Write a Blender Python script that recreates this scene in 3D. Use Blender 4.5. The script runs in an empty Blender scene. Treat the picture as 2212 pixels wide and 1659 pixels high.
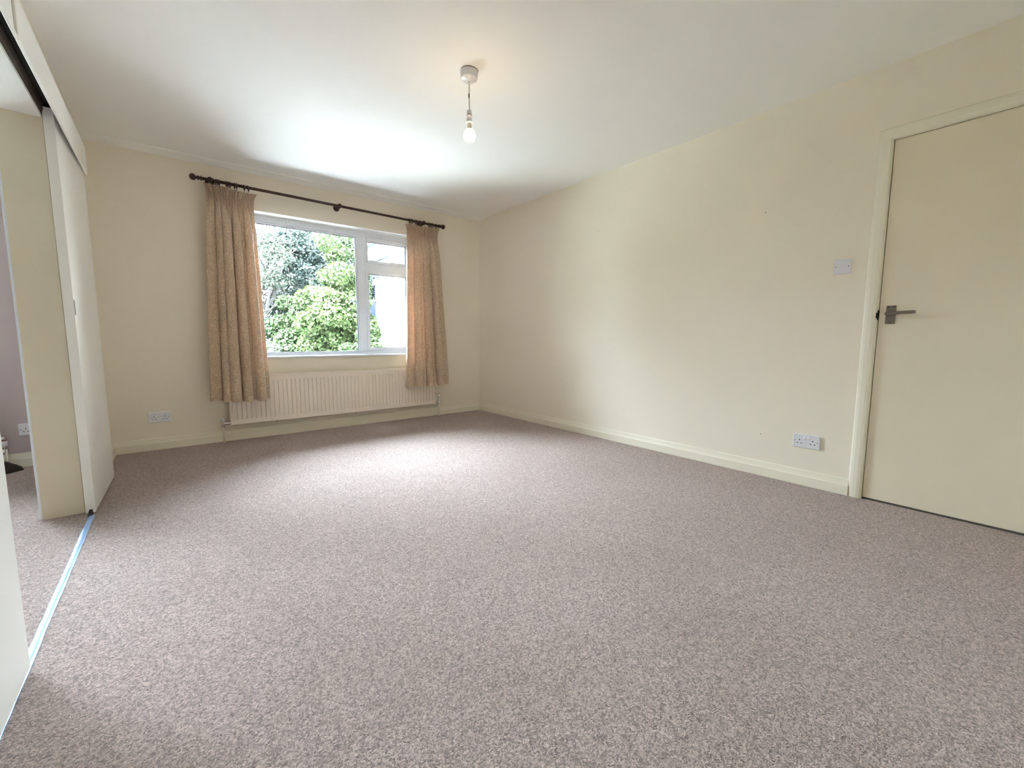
import bpy, math, random
import numpy as np
from mathutils import Vector, Matrix
PI = math.pi
random.seed(7); rng = np.random.default_rng(7)
sc = bpy.context.scene
COL = sc.collection

# ------------------------------------------------------------------ camera
YAW, PITCH, ROLL = 0.6757, -0.1074, 0.0022
FPX = 917.3
cam_d = bpy.data.cameras.new('camera'); cam = bpy.data.objects.new('camera', cam_d); COL.objects.link(cam)
fwd = Vector((math.sin(YAW)*math.cos(PITCH), math.cos(YAW)*math.cos(PITCH), math.sin(PITCH)))
rt = Vector((math.cos(YAW), -math.sin(YAW), 0)); up = rt.cross(fwd)
r2 = math.cos(ROLL)*rt + math.sin(ROLL)*up; u2 = -math.sin(ROLL)*rt + math.cos(ROLL)*up
m = Matrix((r2, u2, -fwd)).transposed().to_4x4(); m.translation = Vector((-3.1078, -4.551, 0.9292))
cam.matrix_world = m
cam_d.sensor_width = 36.0; cam_d.lens = 36.0*FPX/2212.0; cam_d.clip_start = 0.02; cam_d.clip_end = 200
sc.camera = cam

# ------------------------------------------------------------------ exposure / colour / sampling helpers
sc.view_settings.view_transform = 'Standard'; sc.view_settings.look = 'None'
sc.view_settings.gamma = 1.0; sc.view_settings.use_curve_mapping = False
sc.view_settings.exposure = 0.96
cy = sc.cycles
cy.max_bounces = 14; cy.diffuse_bounces = 9; cy.glossy_bounces = 4; cy.transmission_bounces = 8; cy.transparent_max_bounces = 16
cy.use_adaptive_sampling = True; cy.adaptive_threshold = 0.02; cy.use_denoising = True; cy.sample_clamp_indirect = 12.0; cy.caustics_reflective = False; cy.caustics_refractive = False

# ------------------------------------------------------------------ sky: bright even overcast
SKY_STRENGTH = 54.0
w = bpy.data.worlds.new('overcast_sky'); sc.world = w; w.use_nodes = True
nt = w.node_tree; nt.nodes.clear()
out = nt.nodes.new('ShaderNodeOutputWorld'); bg = nt.nodes.new('ShaderNodeBackground')
tc = nt.nodes.new('ShaderNodeTexCoord'); sep = nt.nodes.new('ShaderNodeSeparateXYZ'); rp = nt.nodes.new('ShaderNodeValToRGB')
nt.links.new(tc.outputs['Generated'], sep.inputs[0]); nt.links.new(sep.outputs['Z'], rp.inputs[0])
rp.color_ramp.elements[0].position = 0.0; rp.color_ramp.elements[0].color = (0.76, 0.88, 1.0, 1)
rp.color_ramp.elements[1].position = 0.9; rp.color_ramp.elements[1].color = (0.80, 0.91, 1.0, 1)
nt.links.new(rp.outputs[0], bg.inputs[0]); bg.inputs[1].default_value = SKY_STRENGTH
nt.links.new(bg.outputs[0], out.inputs[0])

# hazy sun high on the left of the garden: it grazes the window, the patio and the house wing
sl = bpy.data.lights.new('hazy_sun', 'SUN'); sl.energy = 380.0; sl.angle = math.radians(14); sl.color = (1.0, 1.0, 1.0)
so = bpy.data.objects.new('hazy_sun', sl); COL.objects.link(so); so.rotation_euler = Vector((0.55, 0.05, -0.83)).to_track_quat('-Z', 'Y').to_euler()

# daylight openings marked as portals so that the sky through them is sampled well
def portal(name, cx, cyy, cz, sx, sz):
    l = bpy.data.lights.new(name, 'AREA'); l.shape = 'RECTANGLE'; l.size = sx; l.size_y = sz
    o = bpy.data.objects.new(name, l); COL.objects.link(o); o.location = (cx, cyy, cz); o.rotation_euler = (-PI/2, 0, 0)
    l.cycles.is_portal = True; o['kind'] = 'helper'
portal('window_portal', -1.70, 0.26, 1.41, 1.72, 1.36)
portal('neighbour_window_portal', -4.945, 0.26, 1.41, 1.72, 1.36)

BULB_STRENGTH = 33.0
H = 2.39            # ceiling height

# ------------------------------------------------------------------ materials
def mat(name, col, rough=0.6, metal=0.0, spec=0.5, bump=None, var=None, trans=None, emit=None, sheen=0):
    m = bpy.data.materials.new(name); m.use_nodes = True; n = m.node_tree; b = n.nodes['Principled BSDF']
    b.inputs['Base Color'].default_value = (*col, 1); b.inputs['Roughness'].default_value = rough
    b.inputs['Metallic'].default_value = metal; b.inputs['Specular IOR Level'].default_value = spec
    if sheen: b.inputs['Sheen Weight'].default_value = sheen
    co = n.nodes.new('ShaderNodeTexCoord')
    if var:          # (scale, amount) : slight colour mottling that belongs to the surface
        t = n.nodes.new('ShaderNodeTexNoise'); t.inputs['Scale'].default_value = var[0]; t.inputs['Detail'].default_value = 5
        r = n.nodes.new('ShaderNodeValToRGB'); a = var[1]
        r.color_ramp.elements[0].position = 0.3; r.color_ramp.elements[1].position = 0.7
        r.color_ramp.elements[0].color = (*[c*(1-a) for c in col], 1); r.color_ramp.elements[1].color = (*[min(1, c*(1+a)) for c in col], 1)
        n.links.new(co.outputs['Object'], t.inputs['Vector']); n.links.new(t.outputs['Fac'], r.inputs[0]); n.links.new(r.outputs[0], b.inputs['Base Color'])
    if bump:         # (scale, distance)
        t = n.nodes.new('ShaderNodeTexNoise'); t.inputs['Scale'].default_value = bump[0]; t.inputs['Detail'].default_value = 4
        bp = n.nodes.new('ShaderNodeBump'); bp.inputs['Distance'].default_value = bump[1]; bp.inputs['Strength'].default_value = 0.6
        n.links.new(co.outputs['Object'], t.inputs['Vector']); n.links.new(t.outputs['Fac'], bp.inputs['Height']); n.links.new(bp.outputs[0], b.inputs['Normal'])
    if emit:
        b.inputs['Emission Color'].default_value = (*emit[0], 1); b.inputs['Emission Strength'].default_value = emit[1]
    return m

M = {}
M['wall'] = mat('cream_wall_paint', (0.83, 0.775, 0.66), 0.75, bump=(140, 0.0012), var=(1.7, 0.012))
M['ceiling'] = mat('white_ceiling_paint', (0.87, 0.87, 0.85), 0.85, bump=(160, 0.001))
M['gloss'] = mat('cream_gloss_paint', (0.82, 0.785, 0.66), 0.35, bump=(60, 0.0006))
M['lining'] = mat('old_cream_lining_paint', (0.74, 0.675, 0.52), 0.4, bump=(60, 0.0006), var=(4, 0.02))
M['door'] = mat('cream_door_paint', (0.76, 0.695, 0.55), 0.42, bump=(120, 0.0004), var=(3, 0.01))
M['slide'] = mat('ivory_sliding_door_paint', (0.90, 0.895, 0.86), 0.32, bump=(90, 0.0004))
M['mauve'] = mat('mauve_wall_paint', (0.50, 0.42, 0.43), 0.8, bump=(140, 0.001))
M['upvc'] = mat('white_upvc', (0.84, 0.885, 0.96), 0.28)
M['bead'] = mat('black_gasket', (0.03, 0.04, 0.06), 0.5)
M['white_plastic'] = mat('white_plastic', (0.74, 0.75, 0.80), 0.3)
M['hole'] = mat('dark_hole', (0.012, 0.011, 0.010), 0.8)
M['screw'] = mat('dull_screw_head', (0.12, 0.11, 0.10), 0.5, metal=0.6)
M['rad'] = mat('pale_pink_cream_enamel', (0.86, 0.77, 0.68), 0.38)
M['chrome'] = mat('chrome', (0.75, 0.76, 0.78), 0.12, metal=1.0)
M['pipe'] = mat('painted_pipe', (0.76, 0.74, 0.64), 0.4)
M['nickel'] = mat('aged_satin_nickel', (0.22, 0.195, 0.17), 0.38, metal=0.9, bump=(200, 0.0003))
M['mahogany'] = mat('dark_mahogany', (0.045, 0.018, 0.014), 0.28, var=(25, 0.3))
M['strip'] = mat('metal_strip_sky_tint', (0.36, 0.55, 0.92), 0.35, metal=0.35, bump=(70, 0.0006), var=(6, 0.12))  # blue of the reflected sky is put into the base colour
M['dark'] = mat('dark_recess_shade', (0.02, 0.018, 0.016), 0.8)  # near-black standing in for shade in the track recess and door gap
M['wood'] = mat('dark_brown_track_wood', (0.045, 0.026, 0.016), 0.7, var=(14, 0.3))
M['grey_metal'] = mat('grey_track_metal', (0.35, 0.37, 0.38), 0.4, metal=0.8)
M['flex'] = mat('pale_lamp_flex', (0.62, 0.60, 0.52), 0.5)
M['filler'] = mat('cracked_joint_filler', (0.50, 0.46, 0.40), 0.8)
M['shadowgap'] = mat('dark_shadow_gap', (0.05, 0.045, 0.04), 0.7)  # near-black colour standing in for shade in narrow gaps
M['brownbag'] = mat('dark_brown_cloth', (0.035, 0.028, 0.022), 0.9, bump=(60, 0.004))
M['copper'] = mat('red_band', (0.25, 0.03, 0.03), 0.4)
M['brick'] = mat('cream_painted_brick', (0.62, 0.62, 0.60), 0.8, bump=(30, 0.004), var=(5, 0.08))
M['mortar'] = mat('dark_mortar', (0.02, 0.022, 0.026), 0.9)
M['soffit'] = mat('white_soffit', (0.72, 0.76, 0.80), 0.5)
M['blueline'] = mat('slate_blue_plastic', (0.010, 0.018, 0.035), 0.4)
M['fence'] = mat('slate_blue_fence_stain', (0.013, 0.024, 0.042), 0.8, var=(8, 0.25))
M['paving'] = mat('pale_paving', (0.68, 0.715, 0.75), 0.85, var=(2, 0.1))
M['grass'] = mat('lawn_green', (0.045, 0.06, 0.035), 0.9, var=(3, 0.3))
M['bark'] = mat('grey_bark', (0.02, 0.018, 0.016), 0.9, bump=(25, 0.01), var=(6, 0.3))

# wall paint with a faint repair patch around the socket beside the door
def carpet(name):
    m = bpy.data.materials.new(name); m.use_nodes = True; n = m.node_tree; b = n.nodes['Principled BSDF']
    b.inputs['Roughness'].default_value = 0.95; b.inputs['Specular IOR Level'].default_value = 0.1
    b.inputs['Sheen Weight'].default_value = 0.25; b.inputs['Sheen Roughness'].default_value = 0.6
    co = n.nodes.new('ShaderNodeTexCoord'); L = n.links.new
    # twisted tufts: warped voronoi cells
    wn = n.nodes.new('ShaderNodeTexNoise'); wn.inputs['Scale'].default_value = 90; wn.inputs['Detail'].default_value = 2
    L(co.outputs['Object'], wn.inputs['Vector'])
    mx = n.nodes.new('ShaderNodeMixRGB'); mx.blend_type = 'LINEAR_LIGHT'; mx.inputs[0].default_value = 0.008
    L(co.outputs['Object'], mx.inputs[1]); L(wn.outputs['Color'], mx.inputs[2])
    vo = n.nodes.new('ShaderNodeTexVoronoi'); vo.inputs['Scale'].default_value = 190; L(mx.outputs[0], vo.inputs['Vector'])
    fi = n.nodes.new('ShaderNodeTexNoise'); fi.inputs['Scale'].default_value = 420; fi.inputs['Detail'].default_value = 3; fi.inputs['Roughness'].default_value = 0.7
    L(co.outputs['Object'], fi.inputs['Vector'])
    lo = n.nodes.new('ShaderNodeTexNoise'); lo.inputs['Scale'].default_value = 38; lo.inputs['Detail'].default_value = 3; L(co.outputs['Object'], lo.inputs['Vector'])
    big = n.nodes.new('ShaderNodeTexNoise'); big.inputs['Scale'].default_value = 1.6; big.inputs['Detail'].default_value = 4; L(co.outputs['Object'], big.inputs['Vector'])
    # heathered yarn: light ivory + taupe flecks
    r = n.nodes.new('ShaderNodeValToRGB'); e = r.color_ramp.elements
    e[0].position = 0.30; e[0].color = (0.25, 0.172, 0.146, 1); e[1].position = 0.70; e[1].color = (0.86, 0.735, 0.70, 1)
    k = r.color_ramp.elements.new(0.5); k.color = (0.57, 0.455, 0.415, 1)
    mth = n.nodes.new('ShaderNodeMath'); mth.operation = 'MULTIPLY_ADD'; mth.inputs[1].default_value = 0.80; mth.inputs[2].default_value = 0.0
    L(fi.outputs['Fac'], mth.inputs[0])
    m2 = n.nodes.new('ShaderNodeMath'); m2.operation = 'MULTIPLY_ADD'; m2.inputs[1].default_value = 0.10
    L(lo.outputs['Fac'], m2.inputs[0]); L(mth.outputs[0], m2.inputs[2])
    m3 = n.nodes.new('ShaderNodeMath'); m3.operation = 'MULTIPLY_ADD'; m3.inputs[1].default_value = 0.10
    L(big.outputs['Fac'], m3.inputs[0]); L(m2.outputs[0], m3.inputs[2]); L(m3.outputs[0], r.inputs[0])
    vf = n.nodes.new('ShaderNodeTexVoronoi'); vf.inputs['Scale'].default_value = 230; L(mx.outputs[0], vf.inputs['Vector'])
    sv = n.nodes.new('ShaderNodeSeparateColor'); L(vf.outputs['Color'], sv.inputs[0])
    fr = n.nodes.new('ShaderNodeValToRGB'); fe = fr.color_ramp.elements; fe[0].position = 0.0; fe[0].color = (0.46, 0.43, 0.42, 1); fe[1].position = 1.0; fe[1].color = (1.38, 1.36, 1.36, 1)
    L(sv.outputs[0], fr.inputs[0]); mm = n.nodes.new('ShaderNodeMixRGB'); mm.blend_type = 'MULTIPLY'; mm.inputs[0].default_value = 1.0
    L(r.outputs[0], mm.inputs[1]); L(fr.outputs[0], mm.inputs[2]); L(mm.outputs[0], b.inputs['Base Color'])
    # relief: tufts + fibres
    inv = n.nodes.new('ShaderNodeMath'); inv.operation = 'MULTIPLY_ADD'; inv.inputs[1].default_value = -1.0
    L(vo.outputs['Distance'], inv.inputs[0]); L(fi.outputs['Fac'], inv.inputs[2])
    bp = n.nodes.new('ShaderNodeBump'); bp.inputs['Strength'].default_value = 1.0; bp.inputs['Distance'].default_value = 0.006
    L(inv.outputs[0], bp.inputs['Height'])
    bp2 = n.nodes.new('ShaderNodeBump'); bp2.inputs['Strength'].default_value = 0.2; bp2.inputs['Distance'].default_value = 0.004
    L(lo.outputs['Fac'], bp2.inputs['Height']); L(bp.outputs[0], bp2.inputs['Normal']); L(bp2.outputs[0], b.inputs['Normal'])
    return m
M['carpet'] = carpet('beige_heather_carpet')

def fabric(name, face, back, tr):
    m = bpy.data.materials.new(name); m.use_nodes = True; n = m.node_tree; L = n.links.new
    b = n.nodes['Principled BSDF']; out = n.nodes['Material Output']
    uv = n.nodes.new('ShaderNodeUVMap'); 
    # brocade: meandering raised thread pattern
    mp = n.nodes.new('ShaderNodeMapping'); mp.inputs['Scale'].default_value = (1, 1, 1); L(uv.outputs[0], mp.inputs[0])
    wn = n.nodes.new('ShaderNodeTexNoise'); wn.inputs['Scale'].default_value = 22; wn.inputs['Detail'].default_value = 1; L(mp.outputs[0], wn.inputs['Vector'])
    mx = n.nodes.new('ShaderNodeMixRGB'); mx.blend_type = 'LINEAR_LIGHT'; mx.inputs[0].default_value = 0.035; L(mp.outputs[0], mx.inputs[1]); L(wn.outputs['Color'], mx.inputs[2])
    vo = n.nodes.new('ShaderNodeTexVoronoi'); vo.feature = 'DISTANCE_TO_EDGE'; vo.inputs['Scale'].default_value = 62; L(mx.outputs[0], vo.inputs['Vector'])
    rp = n.nodes.new('ShaderNodeValToRGB'); rp.color_ramp.elements[0].position = 0.03; rp.color_ramp.elements[1].position = 0.16
    rp.color_ramp.elements[0].color = (1, 1, 1, 1); rp.color_ramp.elements[1].color = (0, 0, 0, 1); L(vo.outputs['Distance'], rp.inputs[0])
    cm = n.nodes.new('ShaderNodeMixRGB'); L(rp.outputs[0], cm.inputs[0]); cm.inputs[1].default_value = (*[c*0.90 for c in face], 1); cm.inputs[2].default_value = (*[min(1, c*1.34) for c in face], 1)
    L(cm.outputs[0], b.inputs['Base Color']); b.inputs['Roughness'].default_value = 0.55; b.inputs['Sheen Weight'].default_value = 0.3
    bp = n.nodes.new('ShaderNodeBump'); bp.inputs['Distance'].default_value = 0.0025; bp.inputs['Strength'].default_value = 0.7; L(rp.outputs[0], bp.inputs['Height']); L(bp.outputs[0], b.inputs['Normal'])
    t = n.nodes.new('ShaderNodeBsdfTranslucent'); t.inputs[0].default_value = (*back, 1)
    ms = n.nodes.new('ShaderNodeMixShader'); ms.inputs[0].default_value = tr
    L(b.outputs[0], ms.inputs[1]); L(t.outputs[0], ms.inputs[2]); L(ms.outputs[0], out.inputs['Surface'])
    return m
M['curtain'] = fabric('beige_brocade', (0.53, 0.405, 0.285), (0.62, 0.27, 0.14), 0.07)

def glass():
    m = bpy.data.materials.new('window_glass'); m.use_nodes = True; n = m.node_tree; n.nodes.clear(); L = n.links.new
    out = n.nodes.new('ShaderNodeOutputMaterial'); t = n.nodes.new('ShaderNodeBsdfTransparent'); g = n.nodes.new('ShaderNodeBsdfGlossy')
    t.inputs[0].default_value = (0.97, 0.99, 0.99, 1); g.inputs['Roughness'].default_value = 0.0
    f = n.nodes.new('ShaderNodeFresnel'); f.inputs[0].default_value = 1.35
    ms = n.nodes.new('ShaderNodeMixShader'); L(f.outputs[0], ms.inputs[0]); L(t.outputs[0], ms.inputs[1]); L(g.outputs[0], ms.inputs[2]); L(ms.outputs[0], out.inputs[0])
    return m
M['glass'] = glass()

def leafmat(name, cols, trans=0.35):
    m = bpy.data.materials.new(name); m.use_nodes = True; n = m.node_tree; L = n.links.new
    b = n.nodes['Principled BSDF']; out = n.nodes['Material Output']; b.inputs['Roughness'].default_value = 0.65; b.inputs['Specular IOR Level'].default_value = 0.08
    g = n.nodes.new('ShaderNodeNewGeometry'); r = n.nodes.new('ShaderNodeValToRGB'); r.color_ramp.interpolation = 'LINEAR'
    for i, c in enumerate(cols):
        if i < 2: e = r.color_ramp.elements[i]; e.position = i/(len(cols)-1)
        else: e = r.color_ramp.elements.new(i/(len(cols)-1))
    ps = sorted(r.color_ramp.elements, key=lambda e: e.position)
    for i, c in enumerate(cols): ps[i].color = (*c, 1)
    L(g.outputs['Random Per Island'], r.inputs[0]); L(r.outputs[0], b.inputs['Base Color'])
    t = n.nodes.new('ShaderNodeBsdfTranslucent'); L(r.outputs[0], t.inputs[0])
    ms = n.nodes.new('ShaderNodeMixShader'); ms.inputs[0].default_value = trans; L(b.outputs[0], ms.inputs[1]); L(t.outputs[0], ms.inputs[2]); L(ms.outputs[0], out.inputs[0])
    return m
M['leaf_bright'] = leafmat('bright_green_leaves', [(0.00720, 0.01512, 0.00360), (0.01224, 0.02160, 0.00576), (0.01800, 0.02448, 0.00936), (0.00504, 0.01080, 0.00360)])
M['leaf_mid'] = leafmat('mid_green_leaves', [(0.00504, 0.01152, 0.00360), (0.00936, 0.01872, 0.00576), (0.01440, 0.02304, 0.00936), (0.00360, 0.00864, 0.00360)])
M['leaf_dark'] = leafmat('blue_green_leaves', [(0.00576, 0.01080, 0.00864), (0.01008, 0.01656, 0.01440), (0.01584, 0.02160, 0.02016), (0.00432, 0.00864, 0.00720)])
M['leaf_pale'] = leafmat('pale_grey_green_leaves', [(0.01152, 0.01728, 0.01152), (0.01872, 0.02520, 0.01728), (0.02448, 0.02880, 0.02304), (0.00864, 0.01368, 0.00864)])

bm_mat = bpy.data.materials.new('lit_bulb_glass'); bm_mat.use_nodes = True; bn = bm_mat.node_tree; bn.nodes.clear()
e = bn.nodes.new('ShaderNodeEmission'); e.inputs[0].default_value = (1.0, 0.73, 0.40, 1); e.inputs[1].default_value = BULB_STRENGTH
bo = bn.nodes.new('ShaderNodeOutputMaterial'); bn.links.new(e.outputs[0], bo.inputs[0]); M['bulb'] = bm_mat

# ------------------------------------------------------------------ mesh helpers
class MB:
    def __init__(s): s.v = []; s.f = []; s.sm = []
    def add(s, vs, fs, smooth=False):
        o = len(s.v); s.v += [tuple(p) for p in vs]; s.f += [tuple(i+o for i in f) for f in fs]; s.sm += [smooth]*len(fs); return s
    def box(s, x0, x1, y0, y1, z0, z1, bev=0.0):
        x0, x1 = sorted((x0, x1)); y0, y1 = sorted((y0, y1)); z0, z1 = sorted((z0, z1))
        b = min(bev, (x1-x0)/2.01, (y1-y0)/2.01, (z1-z0)/2.01)
        if b <= 0:
            vs = [(x, y, z) for z in (z0, z1) for y in (y0, y1) for x in (x0, x1)]
            return s.add(vs, [(0,2,3,1),(4,5,7,6),(0,1,5,4),(2,6,7,3),(0,4,6,2),(1,3,7,5)])
        vs = []; idx = {}
        for k, (sx, X) in enumerate(((1, x0), (-1, x1))):
            for j, (sy, Y) in enumerate(((1, y0), (-1, y1))):
                for i, (sz, Z) in enumerate(((1, z0), (-1, z1))):
                    idx[(k,j,i)] = len(vs)
                    vs += [(X, Y+sy*b, Z+sz*b), (X+sx*b, Y, Z+sz*b), (X+sx*b, Y+sy*b, Z)]
        I = lambda k,j,i,a: idx[(k,j,i)]+a
        fs = []
        for k in (0,1): fs.append([I(k,0,0,0),I(k,0,1,0),I(k,1,1,0),I(k,1,0,0)][::(1 if k==0 else -1)])
        for j in (0,1): fs.append([I(0,j,0,1),I(1,j,0,1),I(1,j,1,1),I(0,j,1,1)][::(1 if j==0 else -1)])
        for i in (0,1): fs.append([I(0,0,i,2),I(0,1,i,2),I(1,1,i,2),I(1,0,i,2)][::(1 if i==0 else -1)])
        for j in (0,1):
            for i in (0,1): fs.append([I(0,j,i,1),I(0,j,i,2),I(1,j,i,2),I(1,j,i,1)][::(1 if (j+i)%2==0 else -1)])
        for k in (0,1):
            for i in (0,1): fs.append([I(k,0,i,0),I(k,1,i,0),I(k,1,i,2),I(k,0,i,2)][::(1 if (k+i)%2==0 else -1)])
        for k in (0,1):
            for j in (0,1): fs.append([I(k,j,0,0),I(k,j,0,1),I(k,j,1,1),I(k,j,1,0)][::(1 if (k+j)%2==1 else -1)])
        for k in (0,1):
            for j in (0,1):
                for i in (0,1): fs.append([I(k,j,i,0),I(k,j,i,1),I(k,j,i,2)][::(1 if (k+j+i)%2==0 else -1)])
        return s.add(vs, fs)
    def prism(s, prof, a, b, axis='y', smooth=False, caps=True):
        # prof: closed 2D profile; extruded along axis from a to b.  axis y: prof=(x,z); x: (y,z); z: (x,y)
        def P(p, t):
            return {'y': (p[0], t, p[1]), 'x': (t, p[0], p[1]), 'z': (p[0], p[1], t)}[axis]
        n = len(prof); vs = [P(p, a) for p in prof]+[P(p, b) for p in prof]
        s.add(vs, [(i, (i+1)%n, (i+1)%n+n, i+n) for i in range(n)], smooth)
        if caps: s.add(vs, [tuple(range(n))[::-1], tuple(range(n, 2*n))])
        return s
    def lathe(s, prof, c, axis=(0,0,1), seg=20, smooth=True):
        # prof: [(r, t)] along the axis from centre c
        ax = Vector(axis).normalized(); a = ax.orthogonal().normalized(); b = ax.cross(a); c = Vector(c); vs = []; fs = []
        for r, t in prof:
            for i in range(seg):
                th = 2*PI*i/seg; vs.append(c+ax*t+(a*math.cos(th)+b*math.sin(th))*r)
        for k in range(len(prof)-1):
            for i in range(seg):
                j = (i+1)%seg; fs.append((k*seg+i, k*seg+j, (k+1)*seg+j, (k+1)*seg+i))
        s.add(vs, fs, smooth)
        s.add(vs[:seg], [tuple(range(seg))[::-1]]); s.add(vs[-seg:], [tuple(range(seg))])
        return s
    def tube(s, pts, rad, seg=8, smooth=True):
        pts = [Vector(p) for p in pts]; n = len(pts); rads = rad if isinstance(rad, (list, tuple)) else [rad]*n
        vs = []; fs = []; ref = None
        for k, p in enumerate(pts):
            d = (pts[min(k+1, n-1)]-pts[max(k-1, 0)]).normalized()
            if ref is None: ref = d.orthogonal().normalized()
            ref = (ref-d*ref.dot(d)).normalized(); b = d.cross(ref)
            for i in range(seg):
                th = 2*PI*i/seg; vs.append(p+(ref*math.cos(th)+b*math.sin(th))*rads[k])
        for k in range(n-1):
            for i in range(seg):
                j = (i+1)%seg; fs.append((k*seg+i, k*seg+j, (k+1)*seg+j, (k+1)*seg+i))
        s.add(vs, fs, smooth); s.add(vs[:seg], [tuple(range(seg))[::-1]]); s.add(vs[-seg:], [tuple(range(seg))])
        return s
    def torus(s, c, axis, R, r, n=20, k=8):
        ax = Vector(axis).normalized(); a = ax.orthogonal().normalized(); b = ax.cross(a); c = Vector(c); vs = []; fs = []
        for i in range(n):
            th = 2*PI*i/n; d = a*math.cos(th)+b*math.sin(th)
            for j in range(k):
                ph = 2*PI*j/k; vs.append(c+d*(R+r*math.cos(ph))+ax*(r*math.sin(ph)))
        for i in range(n):
            for j in range(k):
                fs.append((i*k+j, ((i+1)%n)*k+j, ((i+1)%n)*k+(j+1)%k, i*k+(j+1)%k))
        return s.add(vs, fs, True)
    def build(s, name, material, parent=None, loc=(0,0,0)):
        me = bpy.data.meshes.new(name); L = Vector(loc)
        me.from_pydata([tuple(Vector(v)-L) for v in s.v], [], s.f); me.polygons.foreach_set('use_smooth', s.sm)
        me.validate(); 
        import bmesh
        b = bmesh.new(); b.from_mesh(me); bmesh.ops.remove_doubles(b, verts=b.verts, dist=1e-6) if len(s.v) < 60000 else None
        bmesh.ops.recalc_face_normals(b, faces=b.faces) if len(s.v) < 60000 else None
        b.to_mesh(me); b.free()
        me.materials.append(material); o = bpy.data.objects.new(name, me); COL.objects.link(o)
        o.location = loc
        if parent:
            o.parent = parent; o.location = Vector(loc)-world_loc(parent)
        return o
def world_loc(o):
    v = Vector(o.location)
    while o.parent: o = o.parent; v += o.location
    return v
def tag(o, label=None, cat=None, group=None, kind=None):
    if label: o['label'] = label
    if cat: o['category'] = cat
    if group: o['group'] = group
    if kind: o['kind'] = kind
    return o
def thing(name, label, cat, loc=(0,0,0), group=None):
    o = bpy.data.objects.new(name, None); COL.objects.link(o); o.location = loc; o.empty_display_size = 0.1
    return tag(o, label, cat, group)
def struct(name, mb, mtl, label=None, cat=None):
    o = mb.build(name, mtl); o['kind'] = 'structure'
    o['label'] = label or name.replace('_', ' '); o['category'] = cat or name.split('_')[0]
    return o

# ================================================================== SETTING
PX0, PX1 = -3.67, -3.52            # partition wall faces
OY0, OY1 = -3.66, -1.42            # opening between the rooms
OZ = 1.985
BY = -5.30                         # wall behind the camera
NX = -6.9                          # far side of the neighbouring room
WX0, WX1, WZ0, WZ1 = -2.545, -0.855, 0.735, 2.073   # window opening
DY0, DY1, DZ = -4.735, -3.945, 2.003                # door opening

mb = MB(); mb.box(NX-0.15, 0.0, BY-0.15, 0.0, -0.12, 0.0)
floor = struct('floor', mb, M['carpet'], 'beige heathered twist pile carpet covering the floor of both rooms', 'floor')
mb = MB(); mb.box(NX-0.15, 0.15, BY-0.15, 0.30, H, H+0.15)
struct('ceiling', mb, M['ceiling'], 'plain white painted ceiling above the bare bulb', 'ceiling')

# window wall (y 0..0.30) of this room with the window opening
mb = MB()
mb.box(PX0+0.15, WX0, 0, 0.28, -0.12, H); mb.box(WX1, 0.15, 0, 0.28, -0.12, H)
mb.box(WX0, WX1, 0, 0.28, -0.12, WZ0); mb.box(WX0, WX1, 0, 0.28, WZ1, H)
wall_far = struct('wall_far', mb, M['wall'], 'cream wall with the window, radiator and curtains', 'wall')
# neighbour window wall
NW0, NW1 = -5.79, -4.10
mb = MB()
mb.box(NX-0.15, NW0, 0, 0.28, -0.12, H); mb.box(NW1, PX0+0.15, 0, 0.28, -0.12, H)
mb.box(NW0, NW1, 0, 0.28, -0.12, WZ0); mb.box(NW0, NW1, 0, 0.28, WZ1, H)
struct('wall_far_mauve', mb, M['mauve'], 'mauve painted wall seen through the opening beyond the sliding doors', 'wall')
# right wall with the door opening
mb = MB()
mb.box(0, 0.13, DY1, 0.0, -0.12, H); mb.box(0, 0.13, BY, DY0, -0.12, H); mb.box(0, 0.13, DY0, DY1, DZ, H)
wall_right = struct('wall_right', mb, M['wall'], 'long plain cream wall with the hinged door and light switch', 'wall')
mb = MB(); mb.box(NX-0.15, 0.13, BY-0.15, BY, -0.12, H)
struct('wall_back', mb, M['wall'], 'cream wall behind the camera', 'wall')
mb = MB(); mb.box(NX-0.15, NX, BY, 0, -0.12, H)
struct('wall_left', mb, M['mauve'], 'mauve wall on the far side of the neighbouring room', 'wall')
# partition between the rooms
mb = MB()
mb.box(PX0, PX1, OY1, 0, 0, H); mb.box(PX0, PX1, BY, OY0, 0, H); mb.box(PX0, PX1, OY0, OY1, OZ+0.02, H)
struct('wall_partition', mb, M['wall'], 'cream partition wall between the two rooms behind the sliding doors', 'wall')
# opening lining: painted jambs and head
mb = MB()
mb.box(PX0-0.004, PX1, OY1-0.012, OY1+0.001, 0, OZ+0.02); mb.box(PX0-0.004, PX1, OY0-0.001, OY0+0.012, 0, OZ+0.02)
lin = struct('trim_1', mb, M['lining'], 'cream painted lining of the opening between the rooms', 'trim')
mb = MB(); mb.box(PX0-0.004, PX1, OY0, OY1, OZ, OZ+0.021); mb.build('head_lining', M['ceiling'], lin)
# neighbour-side architrave: its edge catches that room's daylight
mb = MB()
mb.box(PX0-0.016, PX0, OY1-0.004, OY1+0.065, 0, OZ+0.07, 0.003); mb.box(PX0-0.016, PX0, OY0-0.065, OY0+0.004, 0, OZ+0.07, 0.003)
mb.box(PX0-0.016, PX0, OY0, OY1, OZ, OZ+0.07, 0.003)
mb.build('architrave', M['upvc'], lin)

# cornice strip along the window wall
mb = MB(); prof = [(0.0, 2.378), (-0.012, 2.381), (-0.05, 2.3815), (-0.10, 2.3785), (-0.135, 2.380), (-0.142, 2.386), (-0.143, H+0.002), (0.0, H+0.002)]
mb.prism(prof, PX1+0.0, 0.0, 'x')
struct('trim_2', mb, M['ceiling'], 'shallow white plaster cornice strip along the top of the window wall', 'trim')

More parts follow.
